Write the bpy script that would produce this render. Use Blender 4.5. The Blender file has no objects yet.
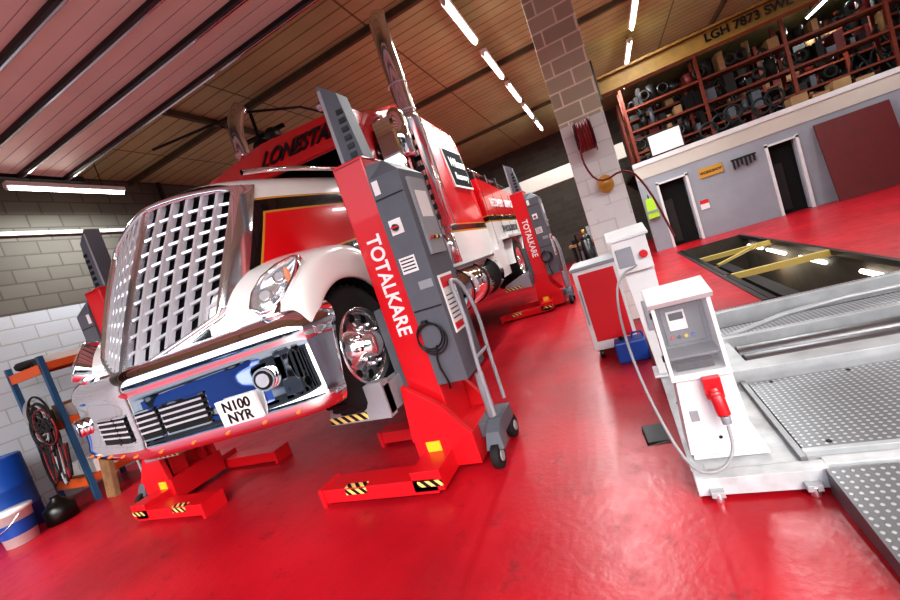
import bpy, bmesh, math, random
from mathutils import Vector, Matrix
random.seed(7)
S=bpy.context.scene
try:
    S.view_settings.view_transform='Standard'
    S.view_settings.look='None'
except Exception: pass
try:
    S.view_settings.look='Medium High Contrast'
except Exception: pass

# ------------------------------------------------------------ materials
def lin(c):
    return tuple(((v/255.0)/12.92 if v/255.0<=0.04045 else ((v/255.0+0.055)/1.055)**2.4) for v in c)
MATS={}
def mat(name,rgb,rough=0.5,metal=0.0,var=0.0,scale=6.0,bump=0.0,emit=0.0,coat=0.0,alpha=1.0,spec=None):
    m=bpy.data.materials.new(name); m.use_nodes=True; nt=m.node_tree
    b=nt.nodes["Principled BSDF"]; c=lin(rgb)
    b.inputs["Base Color"].default_value=(*c,1); b.inputs["Roughness"].default_value=rough
    b.inputs["Metallic"].default_value=metal
    if spec is not None: b.inputs["Specular IOR Level"].default_value=spec
    if coat: b.inputs["Coat Weight"].default_value=coat
    if emit:
        b.inputs["Emission Color"].default_value=(*c,1); b.inputs["Emission Strength"].default_value=emit
    if alpha<1: b.inputs["Alpha"].default_value=alpha
    if var or bump:
        tc=nt.nodes.new("ShaderNodeTexCoord"); n=nt.nodes.new("ShaderNodeTexNoise")
        n.inputs["Scale"].default_value=scale; n.inputs["Detail"].default_value=6
        nt.links.new(tc.outputs["Object"],n.inputs["Vector"])
        if var:
            r=nt.nodes.new("ShaderNodeValToRGB")
            r.color_ramp.elements[0].position=0.3; r.color_ramp.elements[1].position=0.7
            r.color_ramp.elements[0].color=(*[v*(1-var) for v in c],1)
            r.color_ramp.elements[1].color=(*[min(1,v*(1+var*0.6)) for v in c],1)
            nt.links.new(n.outputs["Fac"],r.inputs["Fac"]); nt.links.new(r.outputs["Color"],b.inputs["Base Color"])
        if bump:
            bp=nt.nodes.new("ShaderNodeBump"); bp.inputs["Strength"].default_value=bump
            bp.inputs["Distance"].default_value=0.01
            nt.links.new(n.outputs["Fac"],bp.inputs["Height"]); nt.links.new(bp.outputs["Normal"],b.inputs["Normal"])
    MATS[name]=m
    return m
class NB:
    def __init__(s,m): s.nt=m.node_tree; s.b=s.nt.nodes["Principled BSDF"]
    def n(s,t,**k):
        x=s.nt.nodes.new(t)
        for a,v in k.items(): setattr(x,a,v)
        return x
    def l(s,a,b): s.nt.links.new(a,b)
    def math(s,op,a,b=None):
        x=s.n("ShaderNodeMath",operation=op)
        for i,v in enumerate((a,b)):
            if v is None: continue
            if isinstance(v,(int,float)): x.inputs[i].default_value=v
            else: s.l(v,x.inputs[i])
        return x.outputs[0]
    def mix(s,f,a,b):
        x=s.n("ShaderNodeMix",data_type='RGBA')
        if isinstance(f,(int,float)): x.inputs[0].default_value=f
        else: s.l(f,x.inputs[0])
        for i,v in ((6,a),(7,b)):
            if isinstance(v,tuple): x.inputs[i].default_value=(*v,1)
            else: s.l(v,x.inputs[i])
        return x.outputs[2]
    def xyz(s):
        tc=s.n("ShaderNodeTexCoord"); sp=s.n("ShaderNodeSeparateXYZ"); s.l(tc.outputs["Object"],sp.inputs[0])
        s.tc=tc; return sp.outputs

mat("red_paint",(200,20,32),0.35,coat=0.25)
mat("truck_red",(196,14,26),0.2,coat=0.6)
mat("truck_white",(226,226,224),0.22,coat=0.6)
mat("white_paint",(214,216,216),0.45,var=0.06,scale=5)
mat("cabinet_grey",(88,93,101),0.5,var=0.06,scale=9)
mat("light_grey",(144,148,154),0.42,var=0.08)
mat("mid_steel",(130,130,132),0.38,metal=0.8,var=0.15)
mat("chrome",(240,243,246),0.03,metal=1.0)
mat("chrome_soft",(232,235,238),0.12,metal=0.92)
mat("bar_silver",(222,225,230),0.2,metal=0.5)
mat("black",(14,14,15),0.35)
mat("matte_black",(9,9,10),0.85,spec=0.1)
mat("rubber",(20,20,21),0.75,var=0.2,scale=20,bump=0.2)
mat("dark_glass",(8,9,11),0.04,coat=0.5)
mat("dark_metal",(38,36,36),0.55,metal=0.3,var=0.2)
mat("black_void",(6,6,7),0.9)
mat("yellow",(226,190,40),0.5)
mat("pale_yellow",(176,154,84),0.6)
mat("crane_yellow",(128,96,36),0.6,var=0.2)
mat("amber",(225,110,20),0.3,emit=0.1)
mat("gold",(190,145,60),0.35)
mat("blue_plastic",(16,70,150),0.35,var=0.08)
mat("orange_beam",(200,88,34),0.5)
mat("rust_beam",(122,50,30),0.6,var=0.2)
mat("rack_blue",(40,84,120),0.5)
mat("timber",(140,106,74),0.75,var=0.3,scale=8)
mat("cardboard",(150,118,82),0.8,var=0.15)
mat("label_white",(225,225,225),0.5)
mat("hivis",(170,215,60),0.7)
mat("maroon",(98,26,28),0.5,var=0.15)
mat("hose_red",(120,20,26),0.5)
mat("cable_grey",(150,152,155),0.5)
mat("door_panel",(226,214,202),0.4,var=0.05,scale=2)
mat("steel_rail",(58,56,56),0.4,metal=0.6)
mat("tube_light",(255,250,240),0.5,emit=14)
mat("fixture",(225,225,225),0.5)
mat("pit_lamp",(255,246,230),0.5,emit=8)
mat("far_grey",(146,152,160),0.6,var=0.1,scale=1.5,bump=0.1)
mat("cream",(194,190,180),0.6,var=0.1,scale=1.0)
mat("pit_wall",(56,48,40),0.7,var=0.3,scale=3)
mat("purlin",(84,76,58),0.6,var=0.2)
mat("concrete",(104,106,110),0.85,var=0.15,scale=1.2,bump=0.2)
mat("reflection_brick",(66,60,58),0.85,var=0.2,scale=1.2)
mat("hedge",(30,46,26),0.9,var=0.4,scale=3,bump=1)
mat("silver_paint",(176,179,181),0.4,metal=0.25,var=0.2,scale=6,bump=0.2)
mat("deck_paint",(194,198,200),0.42,metal=0.05,var=0.25,scale=8,bump=0.2)
mat("lens",(205,210,216),0.1,metal=0.5,coat=1)
mat("clear_cover",(215,222,228),0.04,alpha=0.16)
mat("inner_grey",(104,108,112),0.5)
m=mat("hazard",(236,200,40),0.5); nb=NB(m); x,y,z=nb.xyz()
s_=nb.math('ADD',nb.math('ADD',x,y),nb.math('MULTIPLY',z,1.0)); w=nb.math('FRACT',nb.math('MULTIPLY',s_,13.0)); st=nb.math('GREATER_THAN',w,0.5)
nb.l(nb.mix(st,lin((226,204,120)),lin((16,16,16))),nb.b.inputs["Base Color"])
# floor
m=mat("floor_red",(196,20,34),0.3); nb=NB(m); x,y,z=nb.xyz()
n1=nb.n("ShaderNodeTexNoise"); n1.inputs["Scale"].default_value=0.9; n1.inputs["Detail"].default_value=8; nb.l(nb.tc.outputs["Object"],n1.inputs["Vector"])
n2=nb.n("ShaderNodeTexNoise"); n2.inputs["Scale"].default_value=5; n2.inputs["Detail"].default_value=12; n2.inputs["Roughness"].default_value=0.75; nb.l(nb.tc.outputs["Object"],n2.inputs["Vector"])
n3=nb.n("ShaderNodeTexNoise"); n3.inputs["Scale"].default_value=22; n3.inputs["Detail"].default_value=4; nb.l(nb.tc.outputs["Object"],n3.inputs["Vector"])
r1=nb.n("ShaderNodeValToRGB"); r1.color_ramp.elements[0].position=0.35; r1.color_ramp.elements[1].position=0.68
r1.color_ramp.elements[0].color=(*lin((152,16,30)),1); r1.color_ramp.elements[1].color=(*lin((190,28,44)),1)
nb.l(n1.outputs["Fac"],r1.inputs["Fac"])
r2=nb.n("ShaderNodeValToRGB"); r2.color_ramp.elements[0].position=0.57; r2.color_ramp.elements[1].position=0.67
nb.l(n2.outputs["Fac"],r2.inputs["Fac"])
nb.l(nb.mix(nb.math('MULTIPLY',r2.outputs["Color"],0.6),r1.outputs["Color"],lin((82,16,22))),nb.b.inputs["Base Color"])
rr=nb.math('ADD',nb.math('MULTIPLY',n2.outputs["Fac"],0.4),0.14); nb.l(rr,nb.b.inputs["Roughness"])
bp=nb.n("ShaderNodeBump"); bp.inputs["Strength"].default_value=0.2; bp.inputs["Distance"].default_value=0.01
nb.l(n3.outputs["Fac"],bp.inputs["Height"]); nb.l(bp.outputs["Normal"],nb.b.inputs["Normal"])
nb.b.inputs["Specular IOR Level"].default_value=0.45
def blockmat(name,axes,split=None,lo=(200,198,194),hi=(120,110,98),mortar=(86,80,72),bw=0.45,rh=0.225,painted_mortar=(160,160,158)):
    m=mat(name,hi,0.85); nb=NB(m); o=nb.xyz(); cb=nb.n("ShaderNodeCombineXYZ")
    if axes=='SUM': nb.l(nb.math('ADD',o[0],o[1]),cb.inputs[0])
    else: nb.l(o['XYZ'.index(axes)],cb.inputs[0])
    nb.l(o[2],cb.inputs[1])
    br=nb.n("ShaderNodeTexBrick"); br.inputs["Scale"].default_value=1.0; br.inputs["Brick Width"].default_value=bw; br.inputs["Row Height"].default_value=rh
    br.inputs["Mortar Size"].default_value=0.012; br.inputs["Color1"].default_value=(*lin(hi),1); br.inputs["Color2"].default_value=(*[v*0.75 for v in lin(hi)],1); br.inputs["Mortar"].default_value=(*lin(mortar),1)
    nb.l(cb.outputs[0],br.inputs["Vector"])
    col=br.outputs["Color"]
    if split is not None:
        b2=nb.n("ShaderNodeTexBrick"); b2.inputs["Scale"].default_value=1.0; b2.inputs["Brick Width"].default_value=bw; b2.inputs["Row Height"].default_value=rh
        b2.inputs["Mortar Size"].default_value=0.01; b2.inputs["Color1"].default_value=(*lin(lo),1); b2.inputs["Color2"].default_value=(*[v*0.92 for v in lin(lo)],1); b2.inputs["Mortar"].default_value=(*lin(painted_mortar),1)
        nb.l(cb.outputs[0],b2.inputs["Vector"])
        col=nb.mix(nb.math('GREATER_THAN',o[2],split),b2.outputs["Color"],col)
    nb.l(col,nb.b.inputs["Base Color"])
    bp=nb.n("ShaderNodeBump"); bp.inputs["Strength"].default_value=0.5; bp.inputs["Distance"].default_value=0.01; bp.invert=True
    nb.l(br.outputs["Fac"],bp.inputs["Height"]); nb.l(bp.outputs["Normal"],nb.b.inputs["Normal"])
blockmat("wall_blocks",'Y',split=2.9,hi=(98,94,86),lo=(180,186,192),mortar=(72,68,62))
blockmat("pillar_blocks",'SUM',split=2.75,hi=(206,198,174),lo=(228,230,228),mortar=(244,238,222),painted_mortar=(210,211,208),bw=0.42,rh=0.2)
blockmat("back_blocks",'X',hi=(84,80,72))
m=mat("ceiling_sheet",(150,124,100),0.7); nb=NB(m); x,y,z=nb.xyz()
w=nb.math('FRACT',nb.math('MULTIPLY',y,4.0)); gr=nb.math('LESS_THAN',w,0.12)
w2=nb.math('FRACT',nb.math('MULTIPLY',x,0.42)); g2=nb.math('LESS_THAN',w2,0.012)
n1=nb.n("ShaderNodeTexNoise"); n1.inputs["Scale"].default_value=1.3; n1.inputs["Detail"].default_value=6; nb.l(nb.tc.outputs["Object"],n1.inputs["Vector"])
c=nb.mix(n1.outputs["Fac"],lin((144,152,112)),lin((192,200,150)))
nb.l(nb.mix(nb.math('MAXIMUM',nb.math('MULTIPLY',gr,0.6),nb.math('MULTIPLY',g2,0.8)),c,lin((70,66,50))),nb.b.inputs["Base Color"])
m=mat("tread_plate",(150,153,156),0.36,metal=0.6); nb=NB(m); x,y,z=nb.xyz()
a=nb.math('MULTIPLY',nb.math('ADD',x,y),95.0); b_=nb.math('MULTIPLY',nb.math('SUBTRACT',x,y),95.0)
s1=nb.math('MULTIPLY',nb.math('SINE',a),nb.math('SINE',b_))
hgt=nb.math('MINIMUM',nb.math('MAXIMUM',nb.math('SUBTRACT',s1,0.35),0.0),0.3)
bp=nb.n("ShaderNodeBump"); bp.inputs["Strength"].default_value=1.0; bp.inputs["Distance"].default_value=0.008
nb.l(hgt,bp.inputs["Height"]); nb.l(bp.outputs["Normal"],nb.b.inputs["Normal"])
nb.l(nb.mix(nb.math('MULTIPLY',hgt,2.6),lin((126,128,131)),lin((214,216,218))),nb.b.inputs["Base Color"])
# hood livery
m=mat("hood_livery",(226,226,224),0.22,coat=0.6); nb=NB(m); x,y,z=nb.xyz()
d1=nb.math('SUBTRACT',z,nb.math('ADD',nb.math('MULTIPLY',y,0.12),1.52))
d2=nb.math('SUBTRACT',nb.math('ADD',nb.math('MULTIPLY',y,0.03),2.40),z)
d3=nb.math('SUBTRACT',nb.math('SUBTRACT',y,2.32),nb.math('MULTIPLY',nb.math('SUBTRACT',z,1.9),0.50))
dd=nb.math('MINIMUM',nb.math('MINIMUM',d1,d2),d3)
c=nb.mix(nb.math('GREATER_THAN',dd,-0.03),lin((226,226,224)),lin((188,134,48)))
c=nb.mix(nb.math('GREATER_THAN',dd,-0.012),c,lin((10,10,11)))
c=nb.mix(nb.math('GREATER_THAN',dd,0.09),c,lin((188,134,48)))
c=nb.mix(nb.math('GREATER_THAN',dd,0.108),c,lin((204,16,26)))
nb.l(c,nb.b.inputs["Base Color"])
def livery(name,z1,z2):
    m=mat(name,(210,20,30),0.22,coat=0.6); nb=NB(m); x,y,z=nb.xyz()
    c=nb.mix(nb.math('GREATER_THAN',z,z1),lin((226,226,224)),lin((188,134,48)))
    c=nb.mix(nb.math('GREATER_THAN',z,z1+0.03),c,lin((12,12,12)))
    c=nb.mix(nb.math('GREATER_THAN',z,z1+0.12),c,lin((188,134,48)))
    c=nb.mix(nb.math('GREATER_THAN',z,z1+0.14),c,lin((196,14,26)))
    nb.l(c,nb.b.inputs["Base Color"])
livery("cab_livery",1.95,0); livery("body_livery",2.06,0)

# ------------------------------------------------------------ mesh builder
def link(o,parent=None):
    S.collection.objects.link(o)
    if parent: o.parent=parent
    return o
def empty(name,loc=(0,0,0)):
    e=bpy.data.objects.new(name,None); e.empty_display_size=0.1; S.collection.objects.link(e); return e
class MB:
    def __init__(s,name): s.name=name; s.v=[]; s.f=[]; s.mi=[]; s.sm=[]; s.mats=[]
    def m(s,n):
        if n not in s.mats: s.mats.append(n)
        return s.mats.index(n)
    def add(s,vs,fs,mt,smooth=False):
        o=len(s.v); s.v+= [tuple(v) for v in vs]; k=s.m(mt)
        for f in fs: s.f.append([o+i for i in f]); s.mi.append(k); s.sm.append(smooth)
    def box(s,x0,x1,y0,y1,z0,z1,mt):
        x0,x1=min(x0,x1),max(x0,x1)
        s.add([(x0,y0,z0),(x1,y0,z0),(x1,y1,z0),(x0,y1,z0),(x0,y0,z1),(x1,y0,z1),(x1,y1,z1),(x0,y1,z1)],
              [(0,3,2,1),(4,5,6,7),(0,1,5,4),(1,2,6,5),(2,3,7,6),(3,0,4,7)],mt)
    def obox(s,c,size,rot,mt):
        c=Vector(c); h=[v/2 for v in size]; vs=[]
        for dz in (-1,1):
            for dx,dy in ((-1,-1),(1,-1),(1,1),(-1,1)): vs.append(c+rot@Vector((dx*h[0],dy*h[1],dz*h[2])))
        s.add(vs,[(0,3,2,1),(4,5,6,7),(0,1,5,4),(1,2,6,5),(2,3,7,6),(3,0,4,7)],mt)
    def hexa(s,vs,mt): s.add(vs,[(0,3,2,1),(4,5,6,7),(0,1,5,4),(1,2,6,5),(2,3,7,6),(3,0,4,7)],mt)
    def prism(s,poly,axis,a0,a1,mt):
        def P(p,a):
            if axis=='X': return (a,p[0],p[1])
            if axis=='Y': return (p[0],a,p[1])
            return (p[0],p[1],a)
        n=len(poly); vs=[P(p,a0) for p in poly]+[P(p,a1) for p in poly]
        s.add(vs,[tuple(range(n))[::-1],tuple(range(n,2*n))]+[(i,(i+1)%n,n+(i+1)%n,n+i) for i in range(n)],mt)
    def cyl(s,p0,p1,r0,mt,r1=None,n=20,caps=True):
        r1=r0 if r1 is None else r1
        p0=Vector(p0);p1=Vector(p1); d=(p1-p0).normalized(); a=d.orthogonal().normalized(); b=d.cross(a)
        vs=[];
        for p,r in ((p0,r0),(p1,r1)):
            for i in range(n):
                t=2*math.pi*i/n; vs.append(p+a*r*math.cos(t)+b*r*math.sin(t))
        s.add(vs,[(i,(i+1)%n,n+(i+1)%n,n+i) for i in range(n)],mt,True)
        if caps:
            s.add(vs[:n],[tuple(range(n))[::-1]],mt); s.add(vs[n:],[tuple(range(n))],mt)
    def tube(s,pts,r,mt,n=10,closed=False,smoothpts=0):
        pts=[Vector(p) for p in pts]
        for _ in range(smoothpts):
            q=[pts[0]]
            for a,b in zip(pts[:-1],pts[1:]): q+= [a*0.75+b*0.25,a*0.25+b*0.75]
            q.append(pts[-1]); pts=q
        N=len(pts); rings=[]; prev=None
        for i in range(N):
            if closed: d=pts[(i+1)%N]-pts[i-1]
            else: d=pts[min(i+1,N-1)]-pts[max(i-1,0)]
            d.normalize()
            a=d.orthogonal().normalized() if prev is None else (prev-d*prev.dot(d)).normalized()
            prev=a; b=d.cross(a)
            rings.append([pts[i]+a*r*math.cos(2*math.pi*k/n)+b*r*math.sin(2*math.pi*k/n) for k in range(n)])
        s.grid(rings,mt,wrapu=True,wrapv=closed)
    def grid(s,rows,mt,wrapu=False,wrapv=False,smooth=True):
        R=len(rows);C=len(rows[0]); vs=[p for r in rows for p in r]; fs=[]
        for i in range(R if wrapv else R-1):
            for j in range(C if wrapu else C-1):
                i2=(i+1)%R;j2=(j+1)%C; fs.append((i*C+j,i*C+j2,i2*C+j2,i2*C+j))
        s.add(vs,fs,mt,smooth)
    def ell(s,c,r,mt,rot=None,n=16,k=10):
        c=Vector(c); rows=[]
        for i in range(k+1):
            t=math.pi*i/k-math.pi/2
            rows.append([c+(rot or Matrix.Identity(3))@Vector((r[0]*math.cos(t)*math.cos(2*math.pi*j/n),r[1]*math.cos(t)*math.sin(2*math.pi*j/n),r[2]*math.sin(t))) for j in range(n)])
        s.grid(rows,mt,wrapu=True)
    def torus(s,c,R,r,axis,mt,n=24,k=8):
        ax={'X':(Vector((0,1,0)),Vector((0,0,1))),'Y':(Vector((1,0,0)),Vector((0,0,1))),'Z':(Vector((1,0,0)),Vector((0,1,0)))}[axis]
        pts=[Vector(c)+ax[0]*R*math.cos(2*math.pi*i/n)+ax[1]*R*math.sin(2*math.pi*i/n) for i in range(n)]
        s.tube(pts,r,mt,n=k,closed=True)
    def lathe(s,c,axis,prof,mt,n=32):
        A={'X':Vector((1,0,0)),'Y':Vector((0,1,0)),'Z':Vector((0,0,1))}[axis]; a=A.orthogonal().normalized(); b=A.cross(a); c=Vector(c)
        s.grid([[c+A*o+a*r*math.cos(2*math.pi*j/n)+b*r*math.sin(2*math.pi*j/n) for j in range(n)] for o,r in prof],mt,wrapu=True)
    def build(s,parent=None,bevel=0,sub=0,solid=0):
        me=bpy.data.meshes.new(s.name); me.from_pydata(s.v,[],s.f)
        for n in s.mats: me.materials.append(MATS[n])
        for p,k,sm in zip(me.polygons,s.mi,s.sm): p.material_index=k; p.use_smooth=sm
        bm=bmesh.new(); bm.from_mesh(me)
        bmesh.ops.remove_doubles(bm,verts=bm.verts,dist=0.00005)
        bmesh.ops.recalc_face_normals(bm,faces=bm.faces); bm.to_mesh(me); bm.free()
        o=bpy.data.objects.new(s.name,me); link(o,parent)
        if solid:
            md=o.modifiers.new("s",'SOLIDIFY'); md.thickness=solid; md.offset=0
        if sub:
            md=o.modifiers.new("sub",'SUBSURF'); md.levels=sub; md.render_levels=sub
        if bevel:
            md=o.modifiers.new("b",'BEVEL'); md.width=bevel; md.segments=2; md.limit_method='ANGLE'; md.angle_limit=math.radians(50)
        return o
def text(name,body,size,loc,xd,yd,mt,parent,sx=1.0,ext=0.002,shear=0):
    cu=bpy.data.curves.new(name,'FONT'); cu.body=body; cu.size=size; cu.extrude=ext; cu.align_x='CENTER'; cu.align_y='CENTER'; cu.shear=shear; cu.offset=0.004*size/0.17
    t=bpy.data.objects.new(name+"_tmp",cu); S.collection.objects.link(t)
    bpy.context.view_layer.update()
    dg=bpy.context.evaluated_depsgraph_get(); me=bpy.data.meshes.new_from_object(t.evaluated_get(dg))
    bpy.data.objects.remove(t)
    xd=Vector(xd).normalized(); yd=Vector(yd).normalized(); zd=xd.cross(yd)
    R=Matrix((xd*sx,yd,zd)).transposed().to_4x4(); R.translation=Vector(loc)
    me.transform(R); me.materials.clear(); me.materials.append(MATS[mt])
    return link(bpy.data.objects.new(name,me),parent)

# ------------------------------------------------------------ room
XL,XR,YB,YF,H=-8.4,9.5,-2.0,18.0,5.2
f=MB("floor")
for (a,b,c,d) in ((XL,1.3,YB,YF),(2.7,XR,YB,YF),(1.3,2.7,YB,5.5),(1.3,2.7,11.7,YF)):
    f.add([(a,c,0),(b,c,0),(b,d,0),(a,d,0)],[(0,1,2,3)],"floor_red")
f.build()
g=MB("ground"); g.add([(-60,-60,-0.01),(60,-60,-0.01),(60,YB,-0.01),(-60,YB,-0.01)],[(0,1,2,3)],"concrete"); g.build()
yb_=MB("reflection_building"); yb_.box(-40,40,-26,-22,0,5.2,"reflection_brick"); yb_.prism([(-26.4,5.1),(-24,7.2),(-21.6,5.1)],'X',-40,40,"dark_metal")  # invented building behind the camera, added to give the chrome contrast
for k in range(10): yb_.box(-30+6*k,-27+6*k,-22.03,-22,0.9,3.2,"dark_glass"); yb_.box(-30.1+6*k,-26.9+6*k,-22.02,-22,0.8,0.9,"label_white")
yb_.build()
def car(px,py,col):  # unseen cars, added outside only for the chrome bumper to reflect
    cr=MB("reflection_car")
    pf=[(-2.1,.3),(-2.15,.75),(-1.9,.95),(-1.1,1.02),(-.6,1.42),(.75,1.45),(1.35,1.05),(2.0,.95),(2.15,.7),(2.1,.3)]
    cr.prism([(px+a,b_) for a,b_ in pf],'Y',py-.85,py+.85,col)
    cr.prism([(px+a,b_) for a,b_ in [(-1.0,1.04),(-.56,1.38),(.72,1.4),(1.2,1.06)]],'Y',py-.86,py+.86,"dark_glass")
    for a in (-1.35,1.3):
        for q in (-.8,.8): cr.cyl((px+a,py+q-.1,.31),(px+a,py+q+.1,.31),.32,"rubber",n=24); cr.cyl((px+a,py+q-.11,.31),(px+a,py+q+.11,.31),.19,"light_grey",n=16)
    cr.build(bevel=.05)
car(-7.5,-7.0,"blue_plastic"); car(-1.5,-8.5,"cabinet_grey"); car(4.5,-9,"matte_black")
w=MB("wall_left"); w.box(XL-0.2,XL,YB,YF,0,H,"wall_blocks"); w.build()
w=MB("wall_right"); w.box(XR,XR+0.2,YB,YF,0,H,"far_grey"); w.build()
w=MB("wall_back"); w.box(XL-0.2,XR+0.2,YF,YF+0.2,0,H,"back_blocks"); w.build()
c=MB("ceiling"); c.box(XL-0.2,XR+0.2,YB,YF+0.2,H,H+0.1,"ceiling_sheet"); c.build()
w=MB("wall_front"); w.box(XL-0.2,XR+0.2,YB-0.2,YB,4.7,H+0.1,"cream"); w.box(XL-0.2,XL+0.4,YB-0.2,YB,0,4.7,"cream"); w.box(XR-0.4,XR+0.2,YB-0.2,YB,0,4.7,"cream"); w.build()
FY=13.0; TOP=2.4
w=MB("wall_far")
xs=[(1.0,1.42),(2.2,3.95),(4.65,XR)]
for a,b in xs: w.box(a,b,FY,FY+0.15,0,TOP,"far_grey")
for a,b in ((1.42,2.2),(3.95,4.65)): w.box(a,b,FY,FY+0.15,1.82,TOP,"far_grey")
w.build()
t=MB("trim_1"); t.box(1.0,XR,FY-0.03,FY+0.2,TOP,TOP+0.12,"white_paint"); t.box(1.0,XR,FY-0.012,FY-0.001,TOP-0.35,TOP,"cream"); t.build()
for i,(a,b) in enumerate(((1.42,2.2),(3.95,4.65))):
    d=MB("door_%d"%(i+1))
    for q in (a+0.001,b-0.061): d.box(q,q+0.06,FY-0.03,FY+0.17,0,1.85,"white_paint")
    d.box(a+0.001,b-0.001,FY-0.03,FY+0.17,1.77,1.819,"white_paint")
    d.box(a+0.06,b-0.06,FY+0.16,FY+0.17,0,1.8,"black_void")  # flat black sheet paints the darkness of the room behind
    d.box(b-0.1,b-0.06,FY+0.02,FY+0.15,0.02,1.76,"far_grey"); d.box(a+.1,a+.3,FY+.12,FY+.158,.1,1.3,"dark_metal")
    d.build()
t=MB("trim_2"); t.box(-8.4,1.0,FY+1.0,FY+1.25,2.9,3.35,"cream"); t.build()
t=MB("mezzanine_floor"); t.box(1.0,XR,FY+0.15,YF,TOP-0.12,TOP,"dark_metal"); t.build()
b=MB("ceiling_beams")
for yy in (5.9,9.2,13.4):
    b.box(XL,XR,yy-0.035,yy+0.035,H-0.10,H-0.002,"purlin")
for xx in (-5.6,3.6):
    b.box(xx-0.03,xx+0.03,4.5,YF,H-0.1,H-0.002,"purlin")
b.build()
b=MB("ceiling_conduit"); b.tube([(-6.3,5.0,H-0.35),(-4.2,5.6,H-0.33),(-3.9,8,H-0.33)],0.02,"dark_metal",smoothpts=1); b.tube([(-5.0,6.0,H-0.02),(-5.0,6.0,H-0.6)],0.03,"dark_metal"); b.ell((-5,6,H-0.68),(0.16,0.14,0.12),"dark_metal")
b.ell((-4.7,6,H-0.6),(0.14,0.14,0.12),"steel_rail"); b.tube([(-5.3,6,H-.5),(-4.5,6.1,H-.5)],.04,"dark_metal"); b.build()
d=MB("overhead_sectional_door"); ZD=4.80
for k in range(6):
    y0=1.0+k*0.56; d.box(-7.5,1.6,y0,y0+0.545,ZD,ZD+0.05,"door_panel")
    for q in (0.18,0.36): d.box(-7.5,1.6,y0+q,y0+q+0.006,ZD-0.003,ZD,"cable_grey")
for k in range(6):
    yy=1.0+k*0.56+0.5
    d.box(-7.5,1.6,yy-0.035,yy+0.035,ZD-0.05,ZD-0.0,"steel_rail")
    d.box(-7.5,1.6,yy-0.012,yy+0.012,ZD-0.075,ZD-0.05,"chrome_soft")
for xx in (-7.6,1.65):
    d.box(xx-0.04,xx+0.04,YB+.1,4.6,ZD-0.03,ZD+0.06,"steel_rail")
d.build()
l=MB("trim_3"); l.box(XL+0.001,XL+0.06,YB,YF,4.14,4.2,"white_paint"); l.build()
PY=6.0
p=MB("block_pillar"); p.box(-0.25,0.32,PY,PY+0.55,0,H,"pillar_blocks"); p.build(bevel=0.01)

def fixture(x,y,z,length,power):
    o=MB("fluorescent_light"); h=length/2
    o.box(x-0.06,x+0.06,y-h,y+h,z,z+0.07,"fixture"); o.cyl((x,y-h+0.02,z-0.02),(x,y+h-0.02,z-0.02),0.028,"tube_light",n=10)
    o.cyl((x-.01,y-h,z-0.02),(x-.01,y-h+0.03,z-0.02),0.03,"fixture",n=10)
    for q in (-h*0.6,h*0.6): o.cyl((x,y+q,z+0.06),(x,y+q,H),0.008,"dark_metal",n=6)
    ob=o.build()
    la=bpy.data.lights.new("lamp",'AREA'); la.shape='RECTANGLE'; la.size=0.12; la.size_y=length; la.energy=power; la.color=(0.95,0.99,1.0)
    lo=bpy.data.objects.new("lamp_glow",la); lo.location=(x,y,z-0.06); link(lo,ob)
for k in range(5): fixture(-1.2,6.75+2.0*k,4.98,1.5,86)
for k in range(4): fixture(1.5,7.4+2.2*k,4.98,1.5,80)
for k in range(3): fixture(6.6,7.5+3.9*k,4.98,1.5,90)
fixture(-7.55,4.35,4.62,1.6,95)
fixture(-6.2,9.5,4.98,1.6,95)

cb=MB("overhead_crane_beam")
cb.box(0.55,XR,11.0,11.12,4.15,4.5,"crane_yellow"); cb.box(0.55,XR,10.9,11.22,4.47,4.52,"crane_yellow"); cb.box(0.55,XR,10.9,11.22,4.12,4.17,"crane_yellow")
cb.box(0.4,0.62,10.8,11.3,4.0,4.9,"dark_metal"); co=cb.build()
text("crane_text","LGH 7873 SWL",0.24,(3.6,10.98,4.33),(1,0,0),(0,0,1),"black",co)

rk=MB("storage_rack")
for yy,dy in ((14.2,0.6),(16.2,0.6)):
    for xx in [1.3+2.0*k for k in range(5)]:
        for q in (yy,yy+dy): rk.box(xx-0.04,xx+0.04,q-0.04,q+0.04,TOP,4.85,"rust_beam")
    for zz in (2.9,3.55,4.2):
        for q in (yy,yy+dy): rk.box(1.3,9.3,q-0.025,q+0.025,zz-0.06,zz,"rust_beam")
        rk.box(1.3,9.3,yy,yy+dy,zz-0.02,zz,"timber")
st=rk
for yy in (14.2,16.2):
    for zz in (TOP,2.9,3.55,4.2):
        x=1.4
        while x<9.1:
            w_=random.uniform(0.08,0.32); h_=random.uniform(0.1,0.52); mt=random.choice(["black","dark_metal","dark_metal","rubber","cardboard","black","steel_rail","maroon","cabinet_grey","black","timber"])
            if random.random()<0.14:
                st.torus((x+w_/2,yy+0.05,zz+0.2),0.13,0.04,'Y',random.choice(["rubber","black","dark_metal"]),n=14,k=6)
            elif random.random()<0.25:
                st.cyl((x+w_/2,yy+0.25,zz),(x+w_/2,yy+0.25,zz+h_),w_/2.2,mt,n=10)
            elif random.random()<0.25:
                st.tube([(x,yy+.1,zz),(x+.1,yy,zz+h_),(x+w_,yy+.1,zz+h_*.5),(x+w_+.1,yy-.03,zz-.25)],.025,"rubber",n=6,smoothpts=1)
            else:
                st.box(x,x+w_,yy+0.02,yy+0.5,zz,zz+h_,mt)
            x+=w_+random.uniform(0.0,0.1)
rk.build()
nb_=MB("notice_board"); nb_.box(1.5,2.35,FY-0.02,FY+0.02,TOP+0.121,TOP+0.72,"dark_metal"); nb_.box(1.54,2.31,FY-0.03,FY-0.02,TOP+0.16,TOP+0.68,"label_white"); nb_.build()
cb2=MB("cardboard_boxes")
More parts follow.
